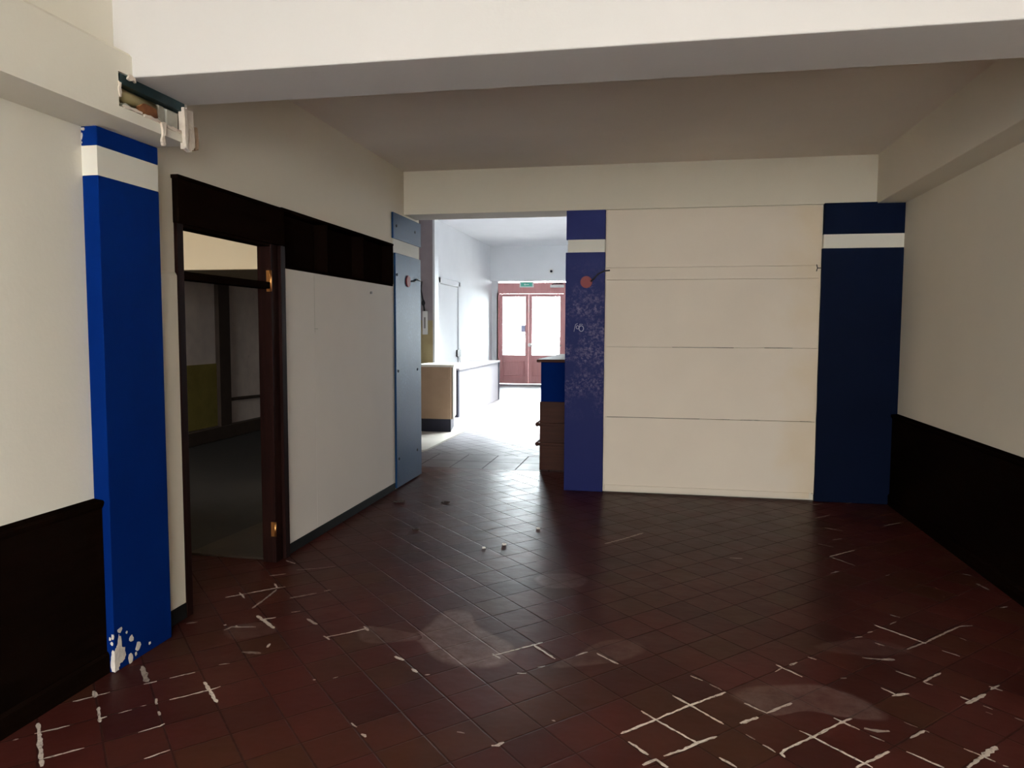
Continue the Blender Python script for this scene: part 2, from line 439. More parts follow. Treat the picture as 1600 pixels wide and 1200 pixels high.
PATCHES=[(((-1.261,3.702),(-1.217,3.771),(-1.199,3.865),(-1.181,4.011),(-1.131,4.101),(-1.013,4.084),(-0.936,3.917),(-0.823,3.807),(-0.701,3.706),(-0.651,3.583),(-0.682,3.445),(-0.791,3.375),(-0.952,3.392),(-1.065,3.470),(-1.164,3.605)),0.75),
(((-1.544,3.697),(-1.541,3.769),(-1.416,3.776),(-1.259,3.737),(-1.204,3.730),(-1.178,3.651),(-1.340,3.570),(-1.460,3.570)),0.42),
(((-0.752,4.700),(-0.700,4.828),(-0.516,4.878),(-0.408,4.795),(-0.429,4.629),(-0.620,4.555)),0.5),
(((-0.365,3.640),(-0.283,3.789),(-0.189,3.865),(-0.074,3.855),(-0.017,3.763),(-0.099,3.633),(-0.262,3.529),(-0.467,3.453),(-0.447,3.535)),0.35),
(((0.337,3.349),(0.421,3.445),(0.581,3.502),(0.731,3.538),(0.874,3.474),(0.956,3.368),(0.987,3.297),(0.941,3.235),(0.793,3.237),(0.647,3.262),(0.495,3.189),(0.388,3.266)),0.5),
(((0.791,3.963),(1.056,4.114),(1.236,4.092),(1.274,3.966),(0.972,3.891)),0.2),
(((-2.258,3.607),(-2.127,3.707),(-2.004,3.704),(-1.953,3.581),(-2.100,3.467),(-2.180,3.493)),0.25),
(((-2.051,6.285),(-1.587,7.038),(-1.225,6.455),(-1.305,5.788),(-1.704,5.707)),0.12),
]

# ------------------------------------------------------------------ setting (x right, y into the room, z up, metres)
ZC = 3.195                                   # ceiling
XL, XR = -2.55, 2.18                         # side walls of the inner room
YE = 7.47                                    # end wall
YF = 22.0                                    # street front

# floor with its dried grout lines and mortar films
b = MB()
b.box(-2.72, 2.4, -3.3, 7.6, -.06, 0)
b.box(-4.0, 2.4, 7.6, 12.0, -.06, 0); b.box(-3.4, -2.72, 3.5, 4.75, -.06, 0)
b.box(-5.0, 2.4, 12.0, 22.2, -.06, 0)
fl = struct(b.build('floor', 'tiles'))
def marks_mesh():
    bm = bmesh.new(); lay = bm.loops.layers.float_color.new('cover')
    def face(vs, cov, mi):
        f = bm.faces.new(vs); f.material_index = mi
        for l, c in zip(f.loops, cov): l[lay] = (c, c, c, 1)
    z = .0012
    for pts, w, a in MARKS:
        P = [Vector((x, y, z)) for x, y in pts]
        Q = [P[0]]
        for p, q in zip(P, P[1:]):
            n = max(2, int((q - p).length / .018))
            Q += [p.lerp(q, k / n) for k in range(1, n + 1)]
        rows = []
        for i, p in enumerate(Q):
            d = (Q[min(i + 1, len(Q) - 1)] - Q[max(i - 1, 0)]).normalized(); s = Vector((-d.y, d.x, 0))
            hw = w * .0049 * random.uniform(.6, 1.25) * (.55 if i in (0, len(Q) - 1) else 1)
            p = p + s * random.uniform(-.002, .002)
            rows.append((bm.verts.new(p - s * hw), bm.verts.new(p + s * hw)))
        for i in range(len(rows) - 1):
            (A, B), (D, E) = rows[i], rows[i + 1]
            face((A, D, E, B), (a,) * 4, 0)
        z += .000004
    z = .0006
    for pts, a in PATCHES:
        P = [Vector((x, y, z)) for x, y in pts]; c = sum(P, Vector()) / len(P)
        # rounded outline, subdivided, with the film thinning out at its rim
        R = []
        for i, p in enumerate(P):
            q = P[(i + 1) % len(P)]; o = P[i - 1]; e = P[(i + 2) % len(P)]
            for k in range(4):
                t = k / 4
                R.append(.5 * ((2 * p) + (q - o) * t + (2 * o - 5 * p + 4 * q - e) * t * t + (3 * p - o - 3 * q + e) * t ** 3))
        rim = [bm.verts.new(p) for p in R]; mid = [bm.verts.new(c.lerp(p, .86)) for p in R]; inn = [bm.verts.new(c.lerp(p, .5)) for p in R]
        cv = bm.verts.new(c); n = len(R)
        for i in range(n):
            j = (i + 1) % n
            face((rim[i], rim[j], mid[j], mid[i]), (0, 0, a, a), 1)
            face((mid[i], mid[j], inn[j], inn[i]), (a, a, a * .75, a * .75), 1)
            face((inn[i], inn[j], cv), (a * .75, a * .75, a * .6), 1)
        z += .00005
    me = bpy.data.meshes.new('floor_marks'); bm.to_mesh(me); bm.free()
    me.materials.append(M['grout']); me.materials.append(M['dust'])
    o = bpy.data.objects.new('floor_marks', me); COL.objects.link(o); o.parent = fl; o['kind'] = 'stuff'
    o['label'] = 'white dried grout lines and pale mortar stains'
    return o
marks_mesh()

# ceilings
struct(box('ceiling', 'ceiling', (-2.7, 2.4, 3.43, 7.5, ZC, ZC + .1)))
struct(box('ceiling_front', 'plaster_front', (-2.7, 2.4, -3.2, 3.03, ZC, ZC + .1)))
b = MB(); b.box(-5.0, 2.4, 7.8, 12.8, 4.02, 4.12); b.box(-5.0, 2.4, 16.2, 22.2, 4.02, 4.12); b.box(-5.0, -3.2, 12.8, 16.2, 4.02, 4.12); b.box(.6, 2.4, 12.8, 16.2, 4.02, 4.12)  # opening left for the added, unseen skylight
struct(b.build('ceiling_far', 'cool_white'))

# left wall: front length, then the length with the doorway and the shelf
b = MB(); b.box(-2.53, -2.75, -3.2, 3.436, 0, 3.25)
struct(b.build('wall_left_front', 'plaster_front'))
b = MB()
b.box(XL, -2.63, 3.436, 3.69, 0, 3.25)
b.box(XL, -2.63, 3.69, 4.87, 2.41, 3.25)
b.box(XL, -2.63, 4.87, 7.12, 2.43, 3.25)
b.box(XL, -2.95, 7.12, 7.97, 0, 3.25)
struct(b.build('wall_left_back', 'plaster'))
b = MB(); b.prism([(XL, .08), (XL + .012, .085), (XL + .012, 1.885), (XL, 1.905)], 'y', 3.44, 3.694)
struct(b.build('trim_1', 'plaster', bev=.004))
struct(box('baseboard_left', 'black', (XL, XL + .016, 3.44, 3.70, 0, .082), bev=.003))
struct(box('wall_right', 'plaster', (XR, XR + .15, -3.2, 7.6, 0, 3.25)))
# rear wall with the shop window behind the viewer
b = MB()
b.box(-2.75, 2.33, -3.2, -3.0, 0, .55); b.box(-2.75, 2.33, -3.2, -3.0, 2.95, 3.25)
b.box(-2.75, -2.2, -3.2, -3.0, .55, 2.95); b.box(2.0, 2.33, -3.2, -3.0, .55, 2.95)
struct(b.build('wall_rear', 'plaster_front'))
w1 = struct(box('window_1', 'dark_wood_v', (-2.2, 2.0, -3.14, -3.06, .50, .56)))
fr = MB()
fr.box(-2.2, 2.0, -3.14, -3.06, 2.9, 2.96)
for x in (-2.2, -.83, .57, 1.94): fr.box(x, x + .06, -3.14, -3.06, .55, 2.92)
fr.build('window_frame', 'dark_wood_v', w1)
for x in (-2.14, -.77, .63): box('pane', 'glass', (x, x + 1.31, -3.105, -3.097, .56, 2.9), w1)

# end wall: lintel over the opening and the solid length behind the panel
b = MB()
b.box(-2.55, XR, YE, 7.86, 2.765, 4.05)
b.box(-.87, XR, YE + .03, 7.86, 0, 2.765)
b.box(-4.0, -2.95, YE, 7.97, 0, 4.05)
b.box(-2.95, -2.55, YE + .001, 7.969, 2.9, 4.05)
struct(b.build('wall_end', 'plaster'))

# ceiling beam between the two rooms, and the boxed-in beams along the walls
struct(box('ceiling_beam', 'beam_white', (-2.6, XR + .02, 3.015, 3.436, 2.69, 3.25), bev=.006))
b = MB()
prof = [(-2.54, 2.495), (-2.262, 2.495), (-2.262, 2.775), (-2.275, 2.79), (-2.33, 2.80), (-2.35, 2.82), (-2.35, 3.2), (-2.54, 3.2)]
b.prism(prof, 'y', -3.05, 2.925)
b.prism([(-2.54, 2.69), (-2.262, 2.69), (-2.262, 2.775), (-2.275, 2.79), (-2.33, 2.80), (-2.35, 2.82), (-2.35, 3.2), (-2.54, 3.2)], 'y', 2.925, 3.02)
b.box(-2.54, -2.262, 2.925, 3.425, 2.495, 2.545)
b.box(-2.54, -2.42, 2.925, 3.425, 2.545, 2.69)
b.box(-2.54, -2.275, 3.385, 3.425, 2.545, 2.69)
struct(b.build('soffit_left', 'plaster_front'))
struct(box('soffit_right', 'plaster', (1.943, XR + .01, 3.43, YE + .005, 2.755, ZC + .02), bev=.004))

# room behind the doorway
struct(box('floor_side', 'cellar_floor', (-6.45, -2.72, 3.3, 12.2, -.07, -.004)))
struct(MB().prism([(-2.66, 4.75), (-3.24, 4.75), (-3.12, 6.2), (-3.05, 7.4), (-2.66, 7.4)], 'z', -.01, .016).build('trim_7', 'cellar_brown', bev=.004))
b = MB()
b.box(-6.25, -6.45, 3.25, 7.47, 0, 3.3); b.box(-6.25, -6.45, 7.47, 12.0, 0, 2.4)
struct(b.build('wall_side_far', 'cellar_wall'))
b = MB(); b.box(-6.25, -2.75, 3.25, 3.43, 0, 1.9); b.box(-6.25, -2.75, 3.25, 3.43, 3.0, 3.3); b.box(-6.25, -6.05, 3.25, 3.43, 1.9, 3.0); b.box(-4.2, -2.75, 3.25, 3.43, 1.9, 3.0)
struct(b.build('wall_side_near', 'cellar_cream'))
struct(box('wall_side_back', 'cellar_wall', (-6.45, -3.95, 12.0, 12.2, 0, 2.6)))
struct(box('wall_side_end', 'cellar_cream', (-6.25, -2.95, 7.47, 7.56, 2.235, 3.3)))
struct(box('wall_passage', 'dusk', (-4.0, -3.9, 7.56, 11.98, 0, 4.05)))
struct(box('ceiling_side', 'cellar_cream', (-6.45, -2.6, 3.25, 7.56, 3.25, 3.35)))
struct(box('ceiling_side_low', 'cellar_ceiling', (-6.25, -3.95, 7.56, 12.0, 2.24, 2.34)))
w2 = struct(box('window_2', 'dark_wood_v', (-6.05, -4.2, 3.31, 3.37, 1.9, 1.94)))
fr = MB(); fr.box(-6.05, -4.2, 3.31, 3.37, 2.96, 3.0)
for x in (-6.05, -5.145, -4.24): fr.box(x, x + .04, 3.31, 3.37, 1.94, 2.96)
fr.build('window_frame', 'dark_wood_v', w2)
for x in (-6.01, -5.105): box('pane', 'glass', (x, x + .865, 3.337, 3.343, 1.94, 2.96), w2)
struct(box('trim_2', 'cellar_dark', (-6.25, -6.18, 9.93, 10.22, 0, 2.24), bev=.01))
struct(box('trim_3', 'cellar_yellow', (-6.25, -6.235, 7.57, 9.93, .2, 1.1)))
struct(box('trim_4', 'cellar_dark', (-6.25, -6.15, 7.57, 11.98, 0, .19), bev=.008))
t = tag(MB().tube([(-6.227, 10.215, .55), (-6.227, 10.45, .55), (-6.227, 11.995, .5)], .025).build('pipe', 'cellar_dark'),
        'thin dark pipe low on the grimy wall seen through the dark doorway', 'pipe')

# dark timber doorway without its leaf
d1 = struct(box('door_1', 'dark_wood', (-2.515, -2.64, 3.685, 4.86, 2.165, 2.405), bev=.004))
b = MB(); b.box(-2.505, -2.62, 3.675, 4.87, 2.398, 2.418); b.build('cap_moulding', 'dark_wood', d1, .003)
b = MB(); b.box(-2.535, -2.625, 3.745, 4.69, 2.148, 2.172); b.build('glazing_bead', 'dark_wood', d1, .003)
b = MB(); b.box(-2.535, -2.625, 3.73, 4.70, 1.868, 1.912); b.build('transom_bar', 'dark_wood', d1, .004)
b = MB(); b.box(-2.53, -2.635, 3.69, 3.745, 0, 2.165); b.build('jamb', 'dark_wood_v', d1, .003)
b = MB(); b.box(-2.535, -2.635, 4.70, 4.80, 0, 2.165); b.box(-2.515, -2.64, 4.80, 4.865, 0, 2.165); b.build('jamb', 'dark_wood_v', d1, .004)
for z, h in ((1.92, .14), (.235, .10)):
    b = MB(); b.box(-2.565, -2.532, 4.692, 4.701, z - h / 2, z + h / 2); b.tube([(-2.535, 4.694, z - h / 2), (-2.535, 4.694, z + h / 2)], .008)
    o = b.build('hinge', 'brass', d1); o['label'] = 'worn brass hinge plate'

# open pigeonhole shelf above the white partition board
sh = thing('pigeonhole_shelf', (XL, 6.0, 2.03), 'long black wooden shelf of three open pigeonholes above the white partition board', 'shelf')
box('back_board', 'dark_wood', (-2.665, -2.65, 4.87, 7.115, 2.03, 2.43), sh)
box('top_board', 'dark_wood', (-2.535, -2.665, 4.868, 7.115, 2.412, 2.432), sh, .002)
box('bottom_board', 'dark_wood', (-2.545, -2.665, 4.868, 7.115, 2.022, 2.04), sh, .002)
for y in (4.87, 5.60, 6.345, 7.095):
    box('divider', 'dark_wood', (-2.54, -2.655, y, y + .02, 2.04, 2.412), sh, .002)

# white partition board
pp = thing('partition_board', (XL, 6.0, 0), 'large plain greyish white partition board between the doorway and the blue metal sheet', 'partition')
b = MB(); b.box(-2.545, -2.61, 4.866, 5.372, .07, 2.02); b.box(-2.545, -2.61, 5.373, 7.12, .07, 2.02)
b.build('board', 'panel_white', pp, .0015)
box('baseboard', 'black', (-2.538, -2.60, 4.866, 7.12, 0, .072), pp, .003)
b = MB(); b.box(-2.544, -2.55, 5.369, 5.3725, 1.57, 2.0); b.box(-2.5425, -2.55, 5.365, 5.42, 1.60, 1.605); b.build('seam', 'grey_box', pp)
MBn = MB(); MBn.tube([(-2.545, 6.517, 1.93), (-2.53, 6.517, 1.93)], .012)
MBn.build('plug', 'grey_plastic', pp)

# wainscots
def wainscot(name, label, xw, xp, xc, y0, y1, zt):
    t = thing(name, (xw, (y0 + y1) / 2, 0), label, 'wainscot')
    s = 1 if xp > xw else -1
    m = MB(); m.box(xw, xp, y0, y1, 0, zt - .03); m.build('panel', 'dark_wood', t)
    m = MB(); m.prism([(xw, zt), (xc, zt - .006), (xc + s * .004, zt - .016), (xc, zt - .03), (xp, zt - .045), (xw, zt - .045)], 'y', y0, y1)
    m.build('cap_rail', 'dark_wood', t)
    m = MB(); m.prism([(xw, 0), (xp + s * .012, 0), (xp + s * .012, .085), (xp + s * .004, .1), (xw, .1)], 'y', y0, y1)
    m.build('skirting', 'dark_wood', t)
    return t
wainscot('wainscot', 'near black wooden wainscot that ends against the chipped blue pillar', -2.53, -2.487, -2.478, -2.99, 3.013, .82)
wainscot('wainscot', 'near black wooden wainscot that runs into the plain blue pilaster at the end wall', XR, 2.135, 2.125, -2.99, YE - .035, .845)

# near blue pillar with chipped foot
p1 = thing('pillar', (-2.5, 3.22, 0), 'blue pillar with one white band and chipped foot, between wainscot and dark doorway', 'pillar')
b = MB()
b.box(-2.53, -2.45, 3.015, 3.436, 0, 2.28); b.box(-2.53, -2.45, 3.015, 3.436, 2.41, 2.495)
b.build('shaft', 'blue', p1, .004)
box('white_band', 'band_white', (-2.53, -2.4515, 3.0165, 3.4345, 2.28, 2.41), p1)
b = MB()
def chip_face(c, r, n=9):
    pts = [(c[0] + r[0] * math.cos(2 * PI * k / n) * random.uniform(.6, 1.2), c[1] + r[1] * math.sin(2 * PI * k / n) * random.uniform(.6, 1.2)) for k in range(n)]
    MB().prism(pts, 'x', -2.4503, -2.4487).build('paint_chip', 'bare', p1)
def chip_side(c, r, n=8):
    pts = [(c[0] + r[0] * math.cos(2 * PI * k / n) * random.uniform(.6, 1.2), c[1] + r[1] * math.sin(2 * PI * k / n) * random.uniform(.6, 1.2)) for k in range(n)]
    MB().prism(pts, 'y', 3.0137, 3.0153).build('paint_chip', 'bare', p1)
def rough(pts, j, n=3):
    out = []
    for i, p in enumerate(pts):
        q = pts[(i + 1) % len(pts)]
        for k in range(n):
            t = k / n; out.append((p[0] + (q[0] - p[0]) * t + (random.uniform(-j, j) if k else 0), p[1] + (q[1] - p[1]) * t + (random.uniform(-j, j) if k else 0)))
    return out
b.prism(rough([(3.0145, .002), (3.040, .003), (3.046, .03), (3.072, .035), (3.090, .055), (3.086, .095), (3.064, .105), (3.061, .15), (3.048, .172), (3.038, .13), (3.028, .115), (3.0145, .105)], .004), 'x', -2.4503, -2.4487)
b.prism(rough([(-2.449, .002), (-2.466, .004), (-2.472, .035), (-2.468, .075), (-2.460, .108), (-2.449, .10)], .002), 'y', 3.0137, 3.0153)
for c, r in (((3.133, .116), (.016, .018)), ((3.178, .060), (.020, .028)), ((3.123, .022), (.020, .030)), ((3.16, .03), (.008, .012)), ((3.262, .041), (.011, .008)), ((3.054, .19), (.016, .014)), ((3.10, .16), (.007, .008))): chip_face(c, r)
for c, r in (((-2.457, .172), (.008, .014)), ((-2.462, .138), (.008, .010)), ((-2.471, .16), (.006, .01)), ((-2.525, 2.455), (.006, .016)), ((-2.517, 2.483), (.012, .008)), ((-2.527, 2.425), (.005, .008))): chip_side(c, r)
b.build('paint_chip', 'bare', p1)

# torn opening in the boxed-in beam above that pillar
st = tag(MB().prism([(-2.30, 2.640), (-2.258, 2.640), (-2.258, 2.652), (-2.272, 2.656), (-2.272, 2.688), (-2.30, 2.688)], 'y', 2.945, 3.40).build('steel_lintel', 'steel'),
         'dark teal steel angle laid bare under the ceiling beam end', 'steel bar')
tb = thing('conduit_pipe', (-2.3, 3.1, 2.6), 'dull yellow pipe end inside the torn hole over the blue pillar', 'pipe')
MB().tube([(-2.31, 2.93, 2.612), (-2.31, 3.208, 2.612)], .028, 14).build('tube', 'old_tube', tb)
b = MB(); b.tube([(-2.31, 2.927, 2.612), (-2.31, 2.94, 2.612)], .034, 14); b.build('collar', 'cellar_dark', tb)
tag(MB().prism([(3.06, 2.546), (3.165, 2.5455), (3.19, 2.565), (3.18, 2.602), (3.10, 2.606), (3.055, 2.58)], 'x', -2.281, -2.266).build('rusty_bracket', 'rust', bev=.003),
    'rust brown block beside the yellow pipe in the torn hole', 'bracket')
b = MB(); b.box(-2.40, -2.285, 3.215, 3.262, 2.546, 2.636); b.box(-2.40, -2.28, 3.268, 3.36, 2.55, 2.632); b.prism([(3.192, 2.567), (3.205, 2.576), (3.262, 2.556), (3.255, 2.546)], 'x', -2.30, -2.270)
tag(b.build('mortar_lump', 'grey_box', bev=.008), 'pale grey mortar lumps packed in the torn hole beside the rusty block', 'mortar')
tag(MB().blob((-2.29, 3.0, 2.561), (.02, .04, .016), 2, .2).build('mortar_lump', 'grey_box'), 'small rounded grey mortar lump under the yellow pipe end', 'mortar')
def jag(pts, n, j):
    out = []
    for i, p in enumerate(pts):
        q = pts[(i + 1) % len(pts)]
        for k in range(n):
            t = k / n; out.append((p[0] + (q[0] - p[0]) * t + random.uniform(-j, j), p[1] + (q[1] - p[1]) * t + random.uniform(-j, j)))
    return out
b = MB()
b.prism(jag([(3.352, 2.655), (3.437, 2.66), (3.447, 2.49), (3.41, 2.462), (3.365, 2.468), (3.358, 2.52)], 4, .003), 'x', -2.275, -2.250)
b.prism(jag([(3.345, 2.655), (3.37, 2.658), (3.378, 2.53), (3.366, 2.468), (3.352, 2.475)], 4, .003), 'x', -2.252, -2.238)
tag(b.build('torn_plaster_strip', 'torn'), 'broad torn plaster strip hanging at the end of the broken hole', 'plaster')
b = MB(); b.prism(jag([(3.448, 2.585), (3.49, 2.60), (3.497, 2.55), (3.49, 2.49), (3.462, 2.482)], 3, .004), 'x', -2.30, -2.262)
tag(b.build('torn_plaster_strip', 'torn_brown'), 'small brown backed plaster flake behind the broad torn strip', 'plaster')
b = MB(); b.prism(jag([(3.195, 2.548), (3.228, 2.552), (3.225, 2.50), (3.212, 2.49), (3.222, 2.452), (3.20, 2.44), (3.192, 2.46), (3.205, 2.50)], 3, .002), 'x', -2.262, -2.252)
tag(b.build('torn_plaster_strip', 'torn'), 'thin curled plaster strip dangling below the torn hole', 'plaster')
pe = thing('torn_plaster_edge', (-2.262, 3.15, 2.55), 'ragged pale plaster lip along the lower edge of the torn hole', 'plaster')
for y0, y1, z0, z1 in ((2.955, 3.07, 2.546, 2.560), (3.08, 3.19, 2.541, 2.554), (3.24, 3.345, 2.535, 2.548), (2.922, 2.936, 2.585, 2.645), (2.985, 3.03, 2.674, 2.697)):
    MB().prism(jag([(y0, z0), (y1, z0), (y1, z1), (y0, z1)], 5, .004), 'x', -2.268, random.uniform(-2.259, -2.255)).build('plaster_flake', 'torn', pe)

# blue metal sheet on the opening's jamb
mc = thing('metal_cladding', (-2.54, 7.5, 0), 'steel blue metal cladding screwed to the jamb beside the bright passage', 'cladding')
b = MB(); b.box(-2.549, -2.528, 7.145, 7.955, .01, 2.352); lo = b.build('lower_sheet', 'blue_sheet', mc, .004)
b = MB(); b.box(-2.549, -2.528, 7.09, 7.965, 2.488, 2.738); up = b.build('upper_sheet', 'blue_sheet', mc, .003)
box('white_band', 'band_white', (-2.5495, -2.545, 7.12, 7.92, 2.352, 2.488), mc)
for (y, z), par in (((7.178, 2.614), up), ((7.76, 2.625), up), ((7.186, 2.14), lo), ((7.822, 1.172), lo), ((7.204, 1.184), lo), ((7.8, .30), lo), ((7.21, .30), lo)):
    MB().disc((-2.529, y, z), 'x', .014, .006, 12).build('screw', 'screw', par)
def rosette(name, label, c, axis, wire):
    t = thing(name, c, label, 'wall rosette')
    MB().disc(c, axis, .058, .012, 24).build('disc', 'red_disc', t)
    MB().tube(wire, .007, 8).build('wire', 'cable', t)
rosette('wall_rosette', 'round faded red rosette on the steel blue metal sheet', (-2.5278, 7.515, 2.095), 'x',
        [(-2.522, 7.575, 2.10), (-2.515, 7.70, 2.105), (-2.52, 7.80, 2.135), (-2.522, 7.92, 2.125)])
rosette('wall_rosette', 'round faded red rosette with black wire on the scuffed blue pilaster', (-.683, YE - .0302, 2.068), 'y',
        [(-.64, YE - .026, 2.075), (-.61, YE - .035, 2.095), (-.57, YE - .032, 2.145), (-.505, YE - .03, 2.174), (-.455, YE - .03, 2.178)])
# pilasters on the end wall
pa = thing('pilaster', (-.69, YE, 0), 'narrow blue pilaster with scuffs and a white band beside the passage', 'pilaster')
box('upper_panel', 'blue_scuffed', (-.883, -.503, YE - .016, YE + .03, 2.480, 2.762), pa, .003)
box('white_band', 'band_white', (-.868, -.506, YE - .010, YE + .03, 2.355, 2.482), pa, .002)
box('lower_panel', 'blue_scuffed', (-.888, -.503, YE - .018, YE + .03, 0, 2.356), pa, .004)
b = MB()
ring = lambda cx, cz, r: [(cx + r * math.cos(a * PI / 8), YE - .0185, cz + r * 1.25 * math.sin(a * PI / 8)) for a in range(17)]
b.tube(ring(-.728, 1.615, .022), .0035, 6); b.tube(ring(-.765, 1.628, .013), .003, 6)
b.tube([(-.80, YE - .0185, 1.585), (-.785, YE - .0185, 1.655), (-.765, YE - .0185, 1.665)], .003, 6)
b.tube([(-.752, YE - .0185, 1.60), (-.742, YE - .0185, 1.66), (-.715, YE - .0185, 1.655)], .003, 6)
b.build('scribble', 'scribble', pa)
pb = thing('pilaster', (1.83, YE, 0), 'wide plain blue pilaster toned dark for shade with a white band in the dark corner', 'pilaster')
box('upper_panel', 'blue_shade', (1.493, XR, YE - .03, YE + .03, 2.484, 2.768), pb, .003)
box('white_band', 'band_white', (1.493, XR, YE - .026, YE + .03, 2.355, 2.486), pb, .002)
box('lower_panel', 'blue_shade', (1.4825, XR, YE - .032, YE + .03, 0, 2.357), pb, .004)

# boarded cream panel
cp = thing('boarded_panel', (.5, YE, 0), 'big cream boarded panel between the two blue pilasters', 'panel')
xa, xb = -.488, 1.468
for z0, z1 in ((.075, .748), (.752, 1.437), (1.440, 2.085), (2.205, 2.755)):
    box('board', 'cream_board', (xa, xb, YE - .012, YE + .03, z0, z1), cp, .0012)
box('batten', 'cream_board', (xa, xb, YE - .017, YE + .03, 2.087, 2.203), cp, .002)
box('skirting', 'cream_board', (xa + .004, xb - .03, YE - .020, YE + .03, .022, .074), cp, .003)
for x0, x1, z in ((xa + .02, .42, .7503), (.64, .70, .7503), (.80, .98, .7503), (1.34, 1.44, .7503), (.15, .72, 1.4385), (1.0, 1.25, 1.4385)):
    MB().prism(jag([(x0, z - .002), (x1, z - .002), (x1, z + .002), (x0, z + .002)], 8, .0008), 'y', YE - .0135, YE - .005).build('open_joint', 'groove', cp)
b = MB(); b.prism(jag([(xa - .012, .02), (xa, .02), (xa, 2.74), (xa - .012, 2.74)], 30, .0015), 'y', YE - .008, YE + .03); b.build('edge_strip', 'cream_board', cp)
b = MB(); b.prism(jag([(xb, .06), (xb + .012, .06), (xb + .013, 2.74), (xb, 2.74)], 30, .0015), 'y', YE - .006, YE + .03); b.build('edge_strip', 'cream_board', cp)
b = MB(); b.tube([(1.44, YE - .02, 2.212), (1.447, YE - .022, 2.18), (1.44, YE - .02, 2.15)], .004, 6); b.tube([(1.447, YE - .022, 2.18), (1.485, YE - .03, 2.178)], .004, 6)
tag(b.build('cable_stub', 'cable'), 'short dark cable end at the cream panel edge by the wide dark toned pilaster', 'cable')

# ------------------------------------------------------------------ passage and far shop
b = MB()
b.box(-5.0, -4.8, 12.0, 17.0, 0, 4.05); b.box(-5.0, -4.8, 17.0, 22.2, 0, 4.05)
b.box(-5.0, -3.9, 12.0, 12.12, 2.6, 4.05)
struct(b.build('wall_far_left', 'cool_white'))
struct(box('wall_far_right', 'cool_white', (XR, XR + .15, 7.86, 22.2, 0, 4.05)))
# stub wall facing the passage, stained low down
struct(box('wall_stub', 'dusk', (-4.2, -3.575, 11.9, 12.1, 1.75, 4.05)))
sb = bpy.data.objects['wall_stub']
box('stained_foot', 'yellowed', (-4.2, -3.575, 11.9, 12.1, 0, 1.75), sb)
struct(box('trim_5', 'cool_white', (-3.578, -3.545, 11.89, 12.11, 0, 4.02)))
sw = thing('wall_switch', (-3.71, 11.9, 1.72), 'narrow white switch box on the mauve stub wall in the passage', 'switch')
box('box', 'plastic', (-3.75, -3.665, 11.87, 11.9, 1.52, 1.90), sw, .006)
box('slot', 'grey_plastic', (-3.722, -3.693, 11.864, 11.872, 1.62, 1.80), sw, .003)
sc = tag(MB().tube([(-3.76, 11.885, 2.38), (-3.77, 11.87, 2.25), (-3.735, 11.87, 2.06), (-3.715, 11.88, 1.90)], .012, 8).build('cable', 'cable'),
    'dark cable dropping to the narrow white switch box', 'cable')
MB().blob((-3.735, 11.885, 2.03), (.03, .016, .05), 2, .1).build('junction_knob', 'cable', sc)

# low cabinet at the stub wall
cb = thing('cabinet', (-3.34, 11.5, 0), 'low yellowed cabinet with white top and dark plinth in front of the stub wall', 'cabinet')
b = MB(); out = [(-3.65, 11.22), (-3.15, 11.22), (-3.105, 11.225), (-3.085, 11.25), (-3.215, 11.895), (-3.65, 11.895)]
b.prism(out, 'z', .222, 1.025); b.build('body', 'tan', cb)
b = MB(); b.prism([(-3.082, 11.262), (-3.062, 11.262), (-3.19, 11.895), (-3.212, 11.895)], 'z', .222, 1.025); b.build('end_panel', 'band_white', cb, .004)
b = MB(); b.prism([(-3.66, 11.20), (-3.14, 11.20), (-3.08, 11.21), (-3.05, 11.25), (-3.18, 11.898), (-3.66, 11.898)], 'z', 1.025, 1.062); b.build('top', 'band_white', cb, .006)
b = MB(); b.prism([(-3.65, 11.24), (-3.10, 11.24), (-3.23, 11.89), (-3.65, 11.89)], 'z', 0.022, .222); b.build('plinth', 'base_blue', cb)
b = MB(); b.box(-3.60, -3.12, 11.212, 11.222, .84, 1.01); b.build('drawer_front', 'tan', cb, .003)
struct(MB().prism([(-4.05, 9.25), (-3.05, 9.30), (-2.96, 9.55), (-2.935, 11.9), (-4.05, 11.9)], 'z', -.01, .022).build('trim_6', 'concrete', bev=.006))

# long white counter further in
lc = thing('counter', (-3.8, 15.1, 0), 'long pale lilac counter with dark end posts near the street door', 'counter')
b = MB(); b.box(-4.15, -3.55, 13.42, 16.95, .0, .86); b.build('front_panel', 'lilac', lc, .004)
b = MB(); b.box(-4.2, -3.52, 13.36, 17.02, .86, .90); b.build('counter_top', 'lilac', lc, .006)
for y, w in ((13.33, .09), (16.95, .09)): box('end_post', 'base_blue', (-4.15, -3.535, y, y + w, 0, .862), lc, .004)
# socket box with cable on the far wall
so = thing('socket_box', (-4.78, 17.98, 1.0), 'black socket box with dangling lead on the bright wall above the long counter', 'socket')
box('box', 'cable', (-4.8, -4.74, 17.82, 18.16, .94, 1.11), so, .008)
MB().tube([(-4.76, 18.06, .95), (-4.75, 18.08, .8), (-4.76, 18.16, .62), (-4.77, 18.20, .52)], .014, 8).build('lead', 'grey_plastic', so)
# white side door in the far wall
d3 = struct(box('door_3', 'cool_white', (-4.8, -4.775, 16.42, 17.95, 0, 2.62), bev=.004))
b = MB(); b.box(-4.8, -4.75, 16.25, 16.40, 0, 2.76); b.box(-4.8, -4.75, 17.97, 18.12, 0, 2.76); b.box(-4.8, -4.75, 16.25, 18.12, 2.64, 2.76); b.build('architrave', 'cool_white', d3, .01)
b = MB(); b.box(-4.78, -4.765, 16.40, 16.42, 0, 2.64); b.box(-4.78, -4.765, 16.40, 17.95, 2.62, 2.64); b.build('door_gap', 'grey_plastic', d3)

